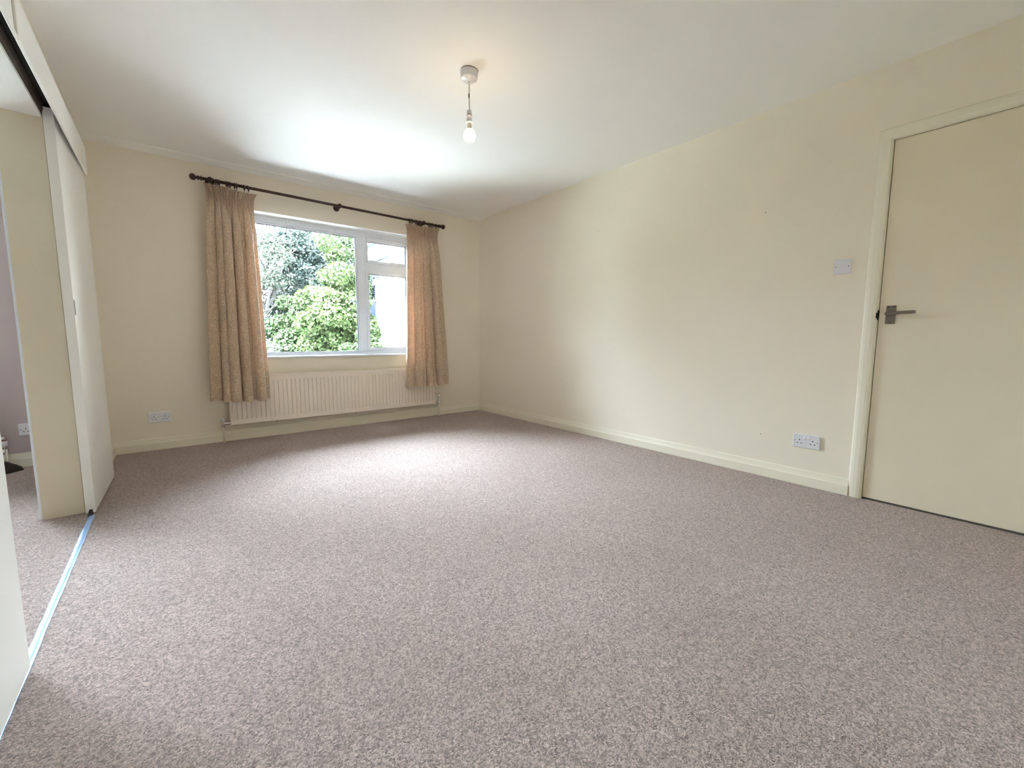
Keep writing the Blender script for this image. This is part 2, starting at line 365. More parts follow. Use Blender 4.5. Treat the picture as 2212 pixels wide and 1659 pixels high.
# baseboards
SK = [(0, 0), (-0.018, 0), (-0.018, 0.058), (-0.0160, 0.0605), (-0.0145, 0.061), (-0.0125, 0.068), (-0.0095, 0.080), (-0.0075, 0.092), (-0.006, 0.0965), (-0.002, 0.098), (0, 0.098)]
def skirt_y(name, x, sgn, y0, y1, label):      # runs along y
    mb = MB(); mb.prism([(x-sgn*(-p[0])*1.0, p[1]) for p in SK] if sgn > 0 else [(x-p[0]*1.0, p[1]) for p in SK], y0, y1, 'y'); return struct(name, mb, M['gloss'], label, 'baseboard')
mb = MB(); mb.prism([(p[0], p[1]) for p in SK], DY1+0.054, 0, 'y')
struct('baseboard_right', mb, M['gloss'], 'cream gloss baseboard along the long right wall', 'baseboard')
mb = MB(); mb.prism([(p[0], p[1]) for p in SK], BY, DY0-0.054, 'y')
struct('baseboard_right_near', mb, M['gloss'], 'cream gloss baseboard past the hinged door', 'baseboard')
mb = MB(); mb.prism([(p[0], p[1]) for p in SK], PX1, 0, 'x')
struct('baseboard_far', mb, M['gloss'], 'cream gloss baseboard under the radiator and window', 'baseboard')
mb = MB(); mb.prism([(p[0], p[1]) for p in SK], NX, PX0, 'x')
struct('baseboard_far_mauve', mb, M['gloss'], 'cream gloss baseboard under the mauve wall', 'baseboard')
mb = MB(); mb.prism([(PX1-p[0], p[1]) for p in SK], OY1+0.0, -0.0, 'y')
struct('baseboard_partition', mb, M['gloss'], 'cream baseboard hidden behind the far sliding door', 'baseboard')

# ------------------------------------------------------------------ windows
def window(name, x0, x1, label):
    """uPVC frame: big fixed pane on one side, top light over a casement on the other (1.69 m wide)"""
    t = thing(name, label, 'window', (x0, 0.16, WZ0)); t['kind'] = 'structure'
    fy0, fy1 = 0.160, 0.225
    dx = x0-WX0
    X = lambda v: v+dx
    z0, z1 = WZ0+0.018, WZ1
    pl, pr, pb, pt = -2.490, -1.474, 0.778, 2.010     # fixed pane
    sl, sr = -1.394, -0.885                            # sash outline
    mb = MB()
    mb.box(X(WX0), X(pl), fy0, fy1, z0, z1, 0.002); mb.box(X(pl), X(WX1), fy0, fy1, pt+0.007, z1, 0.002)
    mb.box(X(pl), X(WX1), fy0, fy1, z0, pb, 0.002); mb.box(X(sr), X(WX1), fy0, fy1, pb, pt+0.007, 0.002)
    mb.box(X(pr), X(sl), fy0, fy1, pb, pt+0.007, 0.002); mb.box(X(sl), X(sr), fy0, fy1, 1.669, 1.743, 0.002)
    mb.box(X(sl), X(sr), fy0+0.01, fy1, pb, 0.792, 0.001)
    mb.build('window_frame', M['upvc'], t)
    # glazing bead of the fixed light (sloped inner edge)
    mb = MB(); b = 0.010
    for a in ((pl, pl+b, pb, pt), (pr-b, pr, pb, pt), (pl, pr, pt-b+0.002, pt+0.007), (pl, pr, pb-0.001, pb+b)):
        mb.box(X(a[0]), X(a[1]), fy0+0.012, fy0+0.032, a[2], a[3], 0.003)
    mb.build('glazing_bead', M['upvc'], t)
    mb = MB(); g = 0.0045
    for a in ((pl+b, pl+b+g, pb+b, pt-b+0.002), (pr-b-g, pr-b, pb+b, pt-b+0.002), (pl+b, pr-b, pt-b+0.002-g, pt-b+0.002), (pl+b, pr-b, pb+b, pb+b+g*0.4)):
        mb.box(X(a[0]), X(a[1]), fy0+0.026, fy0+0.040, a[2], a[3])
    mb.build('gasket', M['bead'], t)
    mb = MB(); mb.box(X(pl), X(pr), fy0+0.036, fy0+0.040, pb, pt); mb.build('window_pane', M['glass'], t)
    # opening sashes
    for nm, za, zb, ga, gb in (('top_light_sash', 1.743, 2.017, 1.777, 1.970), ('casement_sash', 0.791, 1.669, 0.822, 1.626)):
        mb = MB(); gl, gr = -1.360, -0.922; f0, f1 = fy0-0.014, fy0+0.05
        # chamfered sash rails
        mb.box(X(sl), X(gl), f0, f1, za, zb, 0.005); mb.box(X(gr), X(sr), f0, f1, za, zb, 0.005)
        mb.box(X(gl), X(gr), f0, f1, gb, zb, 0.005); mb.box(X(gl), X(gr), f0, f1, za, ga, 0.005)
        s = mb.build(nm, M['upvc'], t)
        mb = MB(); g = 0.005
        mb.box(X(gl), X(gr), f0+0.012, f0+0.03, gb-g, gb+0.002); mb.box(X(gl)-0.001, X(gl)+g*0.4, f0+0.012, f0+0.03, ga, gb)
        mb.box(X(gr)-g, X(gr)+0.001, f0+0.012, f0+0.03, ga, gb); mb.box(X(gl), X(gr), f0+0.02, f0+0.03, ga-0.001, ga+g*0.4)
        mb.build('gasket', M['bead'], s)
        mb = MB(); mb.box(X(gl), X(gr), f0+0.024, f0+0.028, ga, gb); mb.build('window_pane', M['glass'], s)
        mb = MB()
        if nm == 'casement_sash':      # upright espagnolette handle
            mb.box(X(-1.392), X(-1.374), f0-0.010, f0, 1.20, 1.275, 0.003)
            mb.lathe([(0.0075, 0), (0.0075, 0.022)], (X(-1.383), f0-0.008, 1.245), (0, -1, 0), 12)
            mb.tube([(X(-1.383), f0-0.030, 1.247), (X(-1.381), f0-0.034, 1.22), (X(-1.376), f0-0.034, 1.16), (X(-1.371), f0-0.030, 1.105)], [0.0085, 0.008, 0.007, 0.006], 8)
        else:                          # low horizontal handle
            mb.box(X(-1.21), X(-1.10), f0-0.008, f0, za+0.006, za+0.020, 0.003)
            mb.tube([(X(-1.245), f0-0.020, za+0.026), (X(-1.18), f0-0.026, za+0.020), (X(-1.115), f0-0.020, za+0.014)], [0.005, 0.007, 0.007], 8)
        mb.build('window_handle', M['upvc'], s)
    for hx in (-2.152, -1.697, -1.203):
        mb = MB(); mb.lathe([(0.003, 0), (0.003, 0.001)], (X(hx), fy0-0.0005, 2.042), (0, -1, 0), 8); mb.build('screw_hole', M['hole'], t)
    # inner sill board, proud of the wall by a nosing
    mb = MB(); mb.box(X(WX0), X(WX1), 0.0, fy0+0.02, WZ0, WZ0+0.018, 0.002); mb.box(X(WX0)-0.02, X(WX1)+0.02, -0.022, 0.0, WZ0, WZ0+0.018, 0.006)
    mb.build('window_sill', M['upvc'], t)
    # outer sill
    mb = MB(); mb.prism([(0.225, WZ0+0.03), (0.36, WZ0-0.005), (0.36, WZ0-0.03), (0.225, WZ0-0.02)], X(WX0)-0.03, X(WX1)+0.03, 'x'); mb.build('outer_sill', M['upvc'], t)
    return t
window('window_1', WX0, WX1, 'white framed window with one big fixed pane beside a top light and casement')
window('window_2', NW0, NW1, 'white framed window of the neighbouring mauve room, outside the frame')
# smooth reveal lining: white painted plaster inside the opening
mb = MB(); e = 0.003
mb.box(WX0, WX0+e, 0.0005, 0.16, WZ0+0.018, WZ1); mb.box(WX1-e, WX1, 0.0005, 0.16, WZ0+0.018, WZ1); mb.box(WX0, WX1, 0.0005, 0.16, WZ1-e, WZ1)
struct('trim_3', mb, M['ceiling'], 'white painted plaster reveal around the window', 'trim')

# ------------------------------------------------------------------ hinged door in the right wall
door = thing('door_1', 'plain cream flush door in the long wall, shut, with lever handle', 'door', (0.0, DY1, 0)); door['kind'] = 'structure'
LY0, LY1, LZ0, LZ1, LX = -4.722, -3.958, 0.010, 1.990, 0.003
mb = MB(); mb.box(LX, LX+0.040, LY0, LY1, LZ0, LZ1, 0.0015); leaf = mb.build('door_leaf', M['door'], door)
# jamb lining + stop
mb = MB()
mb.box(0.0, 0.13, LY1+0.003, DY1+0.003, 0, DZ); mb.box(0.0, 0.13, DY0-0.003, LY0-0.003, 0, DZ); mb.box(0.0, 0.13, DY0, DY1, LZ1+0.003, DZ+0.003)
mb.box(LX+0.042, LX+0.06, LY1-0.012, LY1+0.003, 0, LZ1); mb.box(LX+0.042, LX+0.06, LY0-0.003, LY0+0.012, 0, LZ1); mb.box(LX+0.042, LX+0.06, LY0, LY1, LZ1-0.012, LZ1+0.003)
mb.build('door_lining', M['gloss'], door)
# architrave: softly rounded moulding, mitred
AP = [(0.0, 0.0), (0.009, 0.0), (0.0155, 0.007), (0.018, 0.020), (0.017, 0.040), (0.013, 0.054), (0.006, 0.060), (0.0, 0.061)]   # (proud, across) from the opening outward
def architrave():
    mb = MB(); i0, o0 = DY1-0.006, None
    ins = 0.006
    path = [(DY1-ins, 0.0, 1, 0), (DY1-ins, DZ-ins, 1, 1), (DY0+ins, DZ-ins, -1, 1), (DY0+ins, 0.0, -1, 0)]
    rings = []
    for y, z, sy, sz in path: rings.append([(-a, y+sy*b, z+sz*b) for a, b in AP])
    n = len(AP); vs = [p for r in rings for p in r]; fs = []
    for k in range(3):
        for i in range(n-1): fs.append((k*n+i, k*n+i+1, (k+1)*n+i+1, (k+1)*n+i))
    mb.add(vs, fs); mb.add(rings[0], [tuple(range(n))]); mb.add(rings[-1], [tuple(range(n))])
    return mb
architrave().build('architrave', M['gloss'], door)
# lever handle on an oblong back plate
hy, hz = -4.008, 1.062
mb = MB()
mb.box(LX-0.004, LX, hy-0.021, hy+0.021, hz-0.050, hz+0.050, 0.0018)
hd = mb.build('door_handle', M['nickel'], door)
mb = MB(); mb.lathe([(0.011, 0), (0.0105, 0.020), (0.013, 0.030), (0.013, 0.043), (0.010, 0.047)], (LX-0.004, hy+0.006, hz+0.006), (-1, 0, 0), 16)
ly = hy+0.010
pr = []
pts = [(LX-0.040, ly, hz+0.006), (LX-0.044, ly-0.02, hz+0.006), (LX-0.045, ly-0.06, hz+0.009), (LX-0.043, ly-0.105, hz+0.010), (LX-0.040, ly-0.116, hz+0.010)]
hw = [0.012, 0.011, 0.0085, 0.009, 0.007]; th = [0.010, 0.006, 0.005, 0.005, 0.004]
vs = []; fs = []
for (x, y, z), a, b in zip(pts, hw, th):
    vs += [(x-b, y, z-a*0.6), (x-b, y, z+a*0.6), (x-b*0.3, y, z+a), (x+b, y, z+a*0.6), (x+b, y, z-a*0.6), (x-b*0.3, y, z-a)]
for k in range(4):
    for i in range(6): fs.append((k*6+i, k*6+(i+1)%6, (k+1)*6+(i+1)%6, (k+1)*6+i))
mb.add(vs, fs, True); mb.add(vs[:6], [(0,1,2,3,4,5)]); mb.add(vs[-6:], [(0,1,2,3,4,5)])
mb.build('lever', M['nickel'], hd)
for dy, dz in ((-0.012, 0.042), (0.012, 0.042), (0.0, -0.043)):
    mb = MB(); mb.lathe([(0.0035, 0), (0.0035, 0.0012)], (LX-0.0042, hy+dy, hz+dz), (-1, 0, 0), 10); mb.build('screw', M['hole'], hd)
mb = MB(); mb.box(-0.001, 0.004, DY1-0.012, DY1-0.004, 1.035, 1.090); mb.box(-0.0125, -0.006, DY1-0.0075, DY1+0.001, 1.045, 1.075)
mb.build('strike_plate', M['hole'], door)
mb = MB(); mb.box(0.0, 0.13, DY0, DY1, -0.12, -0.012); mb.build('threshold', M['dark'], door)  # coloured near-black so the gap under the door looks shaded

# little hallway behind the door so the gap under it opens onto a lit floor
mb = MB(); mb.box(0.13, 1.5, -5.3, -3.4, -0.12, -0.004); struct('floor_hall', mb, M['paving'], 'pale hall floor glimpsed through the gap under the door', 'floor')
mb = MB(); mb.box(1.5, 1.6, -5.3, -3.4, -0.12, H); mb.box(0.13, 1.6, -3.4, -3.3, -0.12, H); mb.box(0.13, 1.6, -5.4, -5.3, -0.12, H)
struct('wall_hall', mb, M['ceiling'], 'pale walls of the hall behind the shut door', 'wall')
mb = MB(); mb.box(0.13, 1.6, -5.4, -3.3, H, H+0.1); struct('ceiling_hall', mb, M['ceiling'], 'hall ceiling behind the shut door', 'ceiling')
hl = bpy.data.lights.new('hall_lamp', 'POINT'); hl.energy = 8; hl.shadow_soft_size = 0.08; ho = bpy.data.objects.new('hall_lamp', hl); COL.objects.link(ho); ho.location = (0.8, -4.5, 2.0)

# nail holes and small marks in the paint (children of their wall)
for (y, z) in ((-1.928, 1.905), (-3.334, 1.754), (-3.391, 0.284)):
    mb = MB(); mb.lathe([(0.003, 0), (0.003, 0.0006)], (-0.0001, y, z), (-1, 0, 0), 8); mb.build('nail_hole', M['hole'], wall_right)
for (x, z) in ((-0.288, 1.952), (-0.42, 0.155)):
    mb = MB(); mb.lathe([(0.003, 0), (0.003, 0.0006)], (x, -0.0001, z), (0, -1, 0), 8); mb.build('nail_hole', M['hole'], wall_far)

# ================================================================== SLIDING DOORS, PELMET, TRACK
DX = -3.474; DT = 0.038
def sliding(name, y0, y1, label, pull_y, yaw=0.0):
    t = thing(name, label, 'sliding door', (DX-DT/2, (y0+y1)/2, 0.009), 'sliding doors between the two rooms')
    zb, zt = 0.009, 2.020
    xf, xb = DX, DX-DT; g0, g1 = xb+0.013, xf-0.011
    prof = [(xb, zb), (g0, zb), (g0, zb+0.017), (g1, zb+0.017), (g1, zb), (xf-0.001, zb), (xf, zb+0.001), (xf, zt), (xb, zt)]
    # shaded edge and lit face are one board; groove for the floor guide runs along the foot
    mb = MB(); mb.prism(prof, y0, y1, 'y'); mb.build('door_panel', M['slide'], t)
    mb = MB(); mb.box(xf-0.001, xf+0.0015, pull_y-0.014, pull_y+0.014, 1.040, 1.118, 0.0008)
    p = mb.build('flush_pull', M['grey_metal'], t)
    mb = MB(); mb.box(xf+0.0015, xf+0.0018, pull_y-0.009, pull_y+0.009, 1.048, 1.110); mb.build('pull_recess', M['screw'], p)
    if yaw:      # turn about the near foot of the leaf
        piv = Vector((DX, y0, 0)); rel = Vector(t.location)-piv; rel.rotate(Matrix.Rotation(yaw, 3, 'Z')); t.location = piv+rel; t.rotation_euler = (0, 0, yaw)
    return t
sliding('sliding_door', -1.480, -0.742, 'ivory sliding door pushed back towards the window wall', -1.464, -0.0235)
sliding('sliding_door', -3.640, -2.845, 'ivory sliding door at the bottom-left corner of the photo, nearest the camera', -3.60)
mb = MB(); mb.box(DX-0.028, DX-0.011, -1.515, -1.455, 0.0, 0.007); mb.box(DX-0.0255, DX-0.013, -1.50, -1.46, 0.006, 0.020, 0.001)
tag(mb.build('floor_guide', M['screw']), 'small dark floor guide under the corner of the far sliding door', 'door guide')
# metal strip tinted with a painted sky reflection, in the carpet between the leaves
mb = MB(); n = 40; vs = []; fs = []
rr = random.Random(3)
for k in range(n+1):
    y = -3.6+(3.6-1.512)*k/n; a = DX-0.025+rr.uniform(-0.0012, 0.0012); b = DX-0.001+rr.uniform(-0.0012, 0.0012)
    vs += [(a, y, 0.0), (a+0.001, y, 0.0028), ((a+b)/2, y, 0.0045), (b-0.001, y, 0.0028), (b, y, 0.0)]
for k in range(n):
    for i in range(4): fs.append((k*5+i, k*5+i+1, k*5+i+6, k*5+i+5))
mb.add(vs, fs, True)
tag(mb.build('threshold_strip', M['strip']), 'metal threshold strip with painted blue sky reflection in the carpet between the sliding doors', 'threshold strip')

# pelmet boxing over the track
pel = thing('pelmet', 'long ivory pelmet board boxing in the sliding door track', 'pelmet', (-3.455, -2.6, 1.935))
PZ0, PZ1 = 1.933, 2.092; FX = -3.440
mb = MB(); mb.box(FX-0.011, FX, -2.285, -0.742, PZ0, PZ1, 0.0015); mb.build('front_board', M['slide'], pel)
mb = MB(); mb.box(FX-0.011, FX-0.0005, -4.30, -2.289, PZ0, PZ1, 0.0015); mb.build('front_board', M['slide'], pel)
mb = MB(); mb.box(FX-0.001, FX+0.0012, -2.345, -2.310, PZ0+0.006, PZ1-0.001, 0.0005); mb.build('joint_filler', M['filler'], pel)
mb = MB(); mb.box(PX1, FX-0.011, -4.30, -0.742, PZ1-0.016, PZ1); mb.build('top_board', M['slide'], pel)
mb = MB(); mb.box(PX1, FX-0.011, -0.746, -0.742, PZ0+0.060, PZ1-0.016); mb.build('end_cap', M['slide'], pel)
trk = pel
mb = MB(); mb.box(PX1, PX1+0.012, -4.28, -0.76, 2.0, PZ1-0.016); mb.build('wood_batten', M['wood'], trk)
mb = MB(); mb.box(DX-0.030, DX-0.010, -4.28, -0.76, 2.045, PZ1-0.017); mb.build('rail', M['dark'], trk)  # rail carries the painted darkness of the track recess
for y in (-2.27, -3.4):
    mb = MB(); mb.box(DX-0.040, DX+0.006, y-0.03, y+0.03, 2.03, 2.05, 0.002); mb.build('bracket', M['grey_metal'], trk)

# ================================================================== RADIATOR
def radiator(name, x0, x1, y_front, z0, z1, material, label, pitch, valves=True):
    t = thing(name, label, 'radiator', ((x0+x1)/2, y_front/2, z0))
    # front panel with pressed vertical grooves
    yf = y_front; mb = MB(); n = int(round((x1-x0-0.03)/pitch)); p = (x1-x0-0.03)/n
    prof = []       # (x, depth)
    for i in range(n+1):
        xc = x0+0.015+i*p
        prof += [(xc-0.0050, 0.0), (xc-0.0022, 0.0085), (xc+0.0022, 0.0085), (xc+0.0050, 0.0)]
    prof = [(x0+0.004, 0.0)]+prof+[(x1-0.004, 0.0)]
    zs = [(z0+0.046, 0.0), (z0+0.056, 1.0), (z1-0.052, 1.0), (z1-0.042, 0.0)]
    vs = []; fs = []
    for z, k in zs: vs += [(x, yf+d*k, z) for x, d in prof]
    m_ = len(prof)
    for k in range(3):
        for i in range(m_-1): fs.append((k*m_+i, k*m_+i+1, (k+1)*m_+i+1, (k+1)*m_+i))
    mb.add(vs, fs)
    # top and bottom seams
    for za, zb, zc in ((z0+0.046, z0+0.008, z0), (z1-0.042, z1-0.008, z1)):
        mb.add([(x0+0.004, yf, za), (x1-0.004, yf, za), (x1-0.004, yf-0.002, zb), (x0+0.004, yf-0.002, zb), (x1-0.004, yf+0.010, zc), (x0+0.004, yf+0.010, zc), (x1-0.004, yf+0.020, zc), (x0+0.004, yf+0.020, zc)],
               [(0,1,2,3), (3,2,4,5), (5,4,6,7)])
    mb.add([(x0+0.004, yf, z0), (x0+0.004, yf, z1), (x0, yf+0.012, z1), (x0, yf+0.012, z0)], [(0,1,2,3)])
    mb.add([(x1-0.004, yf, z0), (x1-0.004, yf, z1), (x1, yf+0.012, z1), (x1, yf+0.012, z0)], [(0,1,2,3)])
    mb.build('front_panel', material, t)
    mb = MB(); mb.box(x0+0.004, x1-0.004, -0.040, -0.030, z0, z1, 0.003); mb.build('rear_panel', material, t)
    # side covers
    for xs in (x0, x1-0.003):
        mb = MB(); mb.box(xs, xs+0.003, yf+0.008, -0.034, z0+0.045, z1, 0.001); mb.build('side_cover', material, t)
    # top grille: frame + slats
    mb = MB(); mb.box(x0, x1, yf-0.002, yf+0.010, z1-0.006, z1+0.006, 0.002); mb.box(x0, x1, -0.040, -0.030, z1-0.006, z1+0.006, 0.002)
    k = 0; x = x0+0.01
    while x < x1-0.01:
        mb.box(x, x+0.005, yf+0.010, -0.040, z1-0.001, z1+0.003); x += 0.016
    gr = mb.build('top_grille', material, t); gr['kind'] = 'stuff'
    # bottom wall brackets with dark plugs
    for bx in (x0+0.37, x1-0.93):
        mb = MB(); mb.box(bx-0.012, bx+0.012, -0.045, -0.002, z0-0.012, z0+0.05, 0.001); b = mb.build('bracket', material, t)
        mb = MB(); mb.lathe([(0.006, 0), (0.006, 0.006)], (bx, -0.045, z0-0.006), (0, -1, 0), 10); mb.build('plug', M['hole'], b)
    return t
rad = radiator('radiator', -2.735, -0.690, -0.100, 0.150, 0.583, M['rad'], 'pale pinkish cream panel radiator under the window', 0.0375)
def valve(parent, x, y, zc, side, style):
    """angle valve; side +1 when the radiator is at +x"""
    mb = MB(); mb.lathe([(0.0075, 0), (0.0075, zc-0.014)], (x, y, 0.0), (0,0,1), 12)
    v = mb.build('pipe_tail', M['pipe'], parent)
    mb = MB(); mb.lathe([(0.013, -0.030), (0.015, -0.028), (0.015, -0.014), (0.010, -0.012), (0.010, 0.012), (0.012, 0.014), (0.012, 0.020)], (x, y, zc), (0,0,1), 8, False)
    mb.lathe([(0.009, 0.0), (0.009, 0.020), (0.014, 0.021), (0.014, 0.034), (0.009, 0.035), (0.009, 0.052)], (x, y, zc), (side, 0, 0), 8, False)
    b = mb.build('valve_body', M['chrome'], parent)
    mb = MB()
    if style == 'cap':
        mb.lathe([(0.011, 0.020), (0.0145, 0.022), (0.0165, 0.040), (0.018, 0.046), (0.0165, 0.050), (0.013, 0.051)], (x, y, zc), (0,0,1), 16)
        mb.build('valve_cap', M['white_plastic'], b)
    else:
        mb.lathe([(0.013, 0.020), (0.0155, 0.024), (0.0165, 0.066), (0.014, 0.068)], (x, y, zc), (0,0,1), 16); mb.build('valve_head', M['white_plastic'], b)
        mb = MB(); mb.lathe([(0.0125, 0.068), (0.015, 0.070), (0.015, 0.096), (0.012, 0.099)], (x, y, zc), (0,0,1), 16); mb.build('valve_top', M['chrome'], b)
    return b
valve(rad, -2.790, -0.082, 0.172, 1, 'cap')
valve(rad, -0.640, -0.074, 0.172, -1, 'tall')

# ================================================================== CURTAIN POLE AND CURTAINS
PY, PZL, PZR = -0.098, 2.232, 2.204
pole = thing('curtain_pole', 'dark mahogany curtain pole with ball finials above the window', 'curtain pole', (-1.72, 0.0, 2.218))
def pz(x): return PZL+(PZR-PZL)*(x+2.80)/(2.15)
xa, xb = -2.815, -0.625
mb = MB(); mb.tube([(xa, PY, pz(xa)), (xb, PY, pz(xb))], 0.0125, 16); mb.build('pole', M['mahogany'], pole)
def finial(x, sgn):
    c = (x, PY, pz(x)); prof = [(0.013, 0), (0.019, 0.003), (0.019, 0.010), (0.012, 0.014), (0.012, 0.022), (0.018, 0.026), (0.0185, 0.032), (0.011, 0.038), (0.011, 0.043)]
    r = 0.0265
    for i in range(1, 12):
        th = PI*i/12; prof.append((r*math.sin(th) if i > 1 else max(0.011, r*math.sin(th)), 0.041+r*(1-math.cos(th))))
    prof.append((0.002, 0.041+2*r)); k = 0.92
    return MB().lathe([(a, b*k) for a, b in prof], c, (sgn, 0, 0), 20)
finial(xa, -1).build('finial', M['mahogany'], pole); finial(xb, 1).build('finial', M['mahogany'], pole)
for bx in (-2.762, -1.722, -0.812):
    z = pz(bx); mb = MB()
    mb.lathe([(0.030, 0.0), (0.030, 0.006), (0.024, 0.010), (0.013, 0.013), (0.011, 0.040), (0.014, 0.060), (0.019, 0.068)], (bx, 0, z), (0, -1, 0), 20)
    mb.lathe([(0.015, -0.011), (0.022, -0.008), (0.0235, 0), (0.022, 0.008), (0.015, 0.011)], (bx, PY, z), (1, 0, 0), 20)
    mb.lathe([(0.015, 0.0), (0.020, 0.004), (0.018, 0.010), (0.008, 0.014)], (bx, PY-0.016, z), (0, -1, 0), 16)
    mb.build('pole_bracket', M['mahogany'], pole)
def ring(parent, x, tilt=0.0):
    z = pz(x)-0.006; ax = Vector((1, 0, tilt)).normalized()
    mb = MB(); mb.torus((x, PY, z), ax, 0.0205, 0.0042, 22, 8)
    mb.torus((x, PY, z-0.029), (0, 1, 0), 0.004, 0.0012, 10, 5)
    mb.build('curtain_ring', M['mahogany'], parent)

def curtain(name, label, xt0, xt1, xb0, xb1, ztop0, ztop1, zbot0, zbot1, folds, seed, rings, lead):
    """folds: list of (width weight, depth) for the gathered lower part. lead: +1 if the window-side edge is at larger x"""
    t = thing(name, label, 'curtain', ((xt0+xt1)/2, PY, zbot0), 'pair of beige curtains at the window')
    R = random.Random(seed); NU, NV = 420, 90
    # piecewise fold function in u
    W = sum(f[0] for f in folds); cum = [0]
    for f in folds: cum.append(cum[-1]+f[0]/W)
    pleats = 26
    ph = [R.uniform(-0.35, 0.35) for _ in range(pleats+2)]
    vs = []; uvs = []
    ruff = [R.uniform(-1, 1) for _ in range(60)]
    def rn(a, arr): i = int(a); f = a-i; f = f*f*(3-2*f); return arr[i % len(arr)]*(1-f)+arr[(i+1) % len(arr)]*f
    for j in range(NV+1):
        v = j/NV                       # 0 top .. 1 bottom
        v = v**1.25 if v < 1 else 1
        for i in range(NU+1):
            u = i/NU
            k = 0
            while k < len(folds)-1 and u > cum[k+1]: k += 1
            lu = (u-cum[k])/(cum[k+1]-cum[k])
            dep = folds[k][1]; lean = folds[k][2]
            zt = ztop0+(ztop1-ztop0)*u; zb = zbot0+(zbot1-zbot0)*u
            z = zt+(zb-zt)*v
            h = (zt-z)                 # metres below the heading
            grow = min(1, max(0, (h-0.05)/0.30)); grow = grow*grow*(3-2*grow)
            grow2 = 0.62+0.38*v
            s = max(0.0, math.sin(PI*lu))**0.8
            yf = -dep*1.6*s*grow*grow2
            # lateral overhang of the folds (they lean over their neighbour)
            fw = (xt1-xt0)*folds[k][0]/W
            xl = -fw*(0.32+0.07*v)*math.sin(2*PI*lu)*grow + lean*0.010*s*grow*(0.3+v)
            # tight pencil pleats in the heading, fading below
            pp = u*pleats; pk = math.sin(2*PI*pp+2*rn(pp*0.7+3, ruff))
            amp = 0.011*math.exp(-max(0, h-0.07)/0.10)*(1-0.4*grow)
            flare = math.exp(-h/0.028)
            yp = -amp*pk*(1+0.3*rn(pp, ruff))-0.020*flare*(0.6+0.4*rn(u*9+2, ruff))
            xo = 0.006*rn(pp*1.7+11, ruff)*math.exp(-h/0.12)+0.010*rn(u*8+5, ruff)*flare
            # secondary wrinkles from the tape
            yw = 0.004*math.sin(2*PI*(u*17+0.35*math.sin(3*h)+0.2))*math.exp(-max(0, h-0.1)/0.45)
            xt = xt0+(xt1-xt0)*u; xb_ = xb0+(xb1-xb0)*u
            sm = v**0.9
            x = xt*(1-sm)+xb_*sm
            # the bell shape at the heading: corners splay outward above the tape
            x += (u-0.5)*0.075*flare
            y = PY-0.004+0.010*grow*(1-v)-0.024*v+yf+yp+yw+0.004*rn(v*7+u*3+20, ruff)
            z2 = z+0.006*rn(u*12+7, ruff)*flare+0.006*rn(u*14+31, ruff)*v**6
            vs.append((x+xl+xo, min(y, -0.012), z2)); uvs.append((u*1.05, z))
    fs = [(j*(NU+1)+i, j*(NU+1)+i+1, (j+1)*(NU+1)+i+1, (j+1)*(NU+1)+i) for j in range(NV) for i in range(NU)]
    me = bpy.data.meshes.new('curtain_cloth'); L0 = Vector(t.location); me.from_pydata([tuple(Vector(p)-L0) for p in vs], [], fs)
    uvl = me.uv_layers.new(name='UVMap'); li = np.zeros(len(me.loops), dtype=np.int32); me.loops.foreach_get('vertex_index', li)
    uvl.data.foreach_set('uv', np.array(uvs, dtype=np.float32)[li].ravel()); me.polygons.foreach_set('use_smooth', [True]*len(me.polygons))
    me.materials.append(M['curtain']); o = bpy.data.objects.new('curtain_cloth', me); COL.objects.link(o); o.parent = t
    for rx, tl in rings: ring(t, rx, tl)
    return t
# lean > 0: fold crest shifts to +x
curtain('curtain', 'beige brocade curtain hanging at the left side of the window', -2.795, -2.462, -2.862, -2.428, 2.197, 2.176, 0.388, 0.376,
        [(1.5, 0.030, -.3), (0.9, 0.075, .5), (1.3, 0.095, .8), (0.45, 0.045, .6), (1.15, 0.090, .9), (0.7, 0.060, .7), (1.2, 0.100, 1.0), (0.9, 0.040, .2)], 5,
        [(-2.737, .05), (-2.722, -.08), (-2.710, .04), (-2.697, 0), (-2.650, .05), (-2.637, -.05), (-2.623, .03), (-2.590, .02), (-2.575, -.05), (-2.520, .1), (-2.490, .25)], 1)
curtain('curtain', 'beige brocade curtain hanging at the right side of the window', -1.012, -0.652, -1.080, -0.560, 2.158, 2.172, 0.388, 0.390,
        [(1.1, 0.050, -.2), (0.9, 0.085, -.6), (0.8, 0.060, -.5), (0.75, 0.085, .2), (0.55, 0.065, .4), (0.4, 0.045, 0), (0.8, 0.090, .5), (1.3, 0.035, .5)], 11,
        [(-0.979, .1), (-0.962, -.08), (-0.945, .05), (-0.907, .1), (-0.890, -.05), (-0.863, .02), (-0.848, .1), (-0.745, .05), (-0.722, 0), (-0.700, -.08), (-0.655, .1)], -1)

# ================================================================== PENDANT LAMP
lx, lyy = -1.728, -2.445
pend = thing('pendant_light', 'bare lit bulb on a short white pendant from the ceiling rose', 'pendant light', (lx, lyy, H))
mb = MB(); mb.lathe([(0.0465, 0), (0.0465, 0.004)], (lx, lyy, H), (0,0,-1), 32); mb.build('base_ring', M['shadowgap'], pend)  # dark ring painted as the shadow gap above the rose
mb = MB(); mb.lathe([(0.049, 0.004), (0.0495, 0.008), (0.046, 0.040), (0.043, 0.044), (0.012, 0.046), (0.008, 0.052), (0.006, 0.053)], (lx, lyy, H), (0,0,-1), 32); mb.build('ceiling_rose', M['white_plastic'], pend)
mb = MB(); mb.tube([(lx, lyy, H-0.05), (lx+0.001, lyy, H-0.10), (lx-0.001, lyy, H-0.14), (lx, lyy, H-0.18), (lx, lyy, 2.185)], 0.0032, 8); mb.build('lamp_flex', M['flex'], pend)
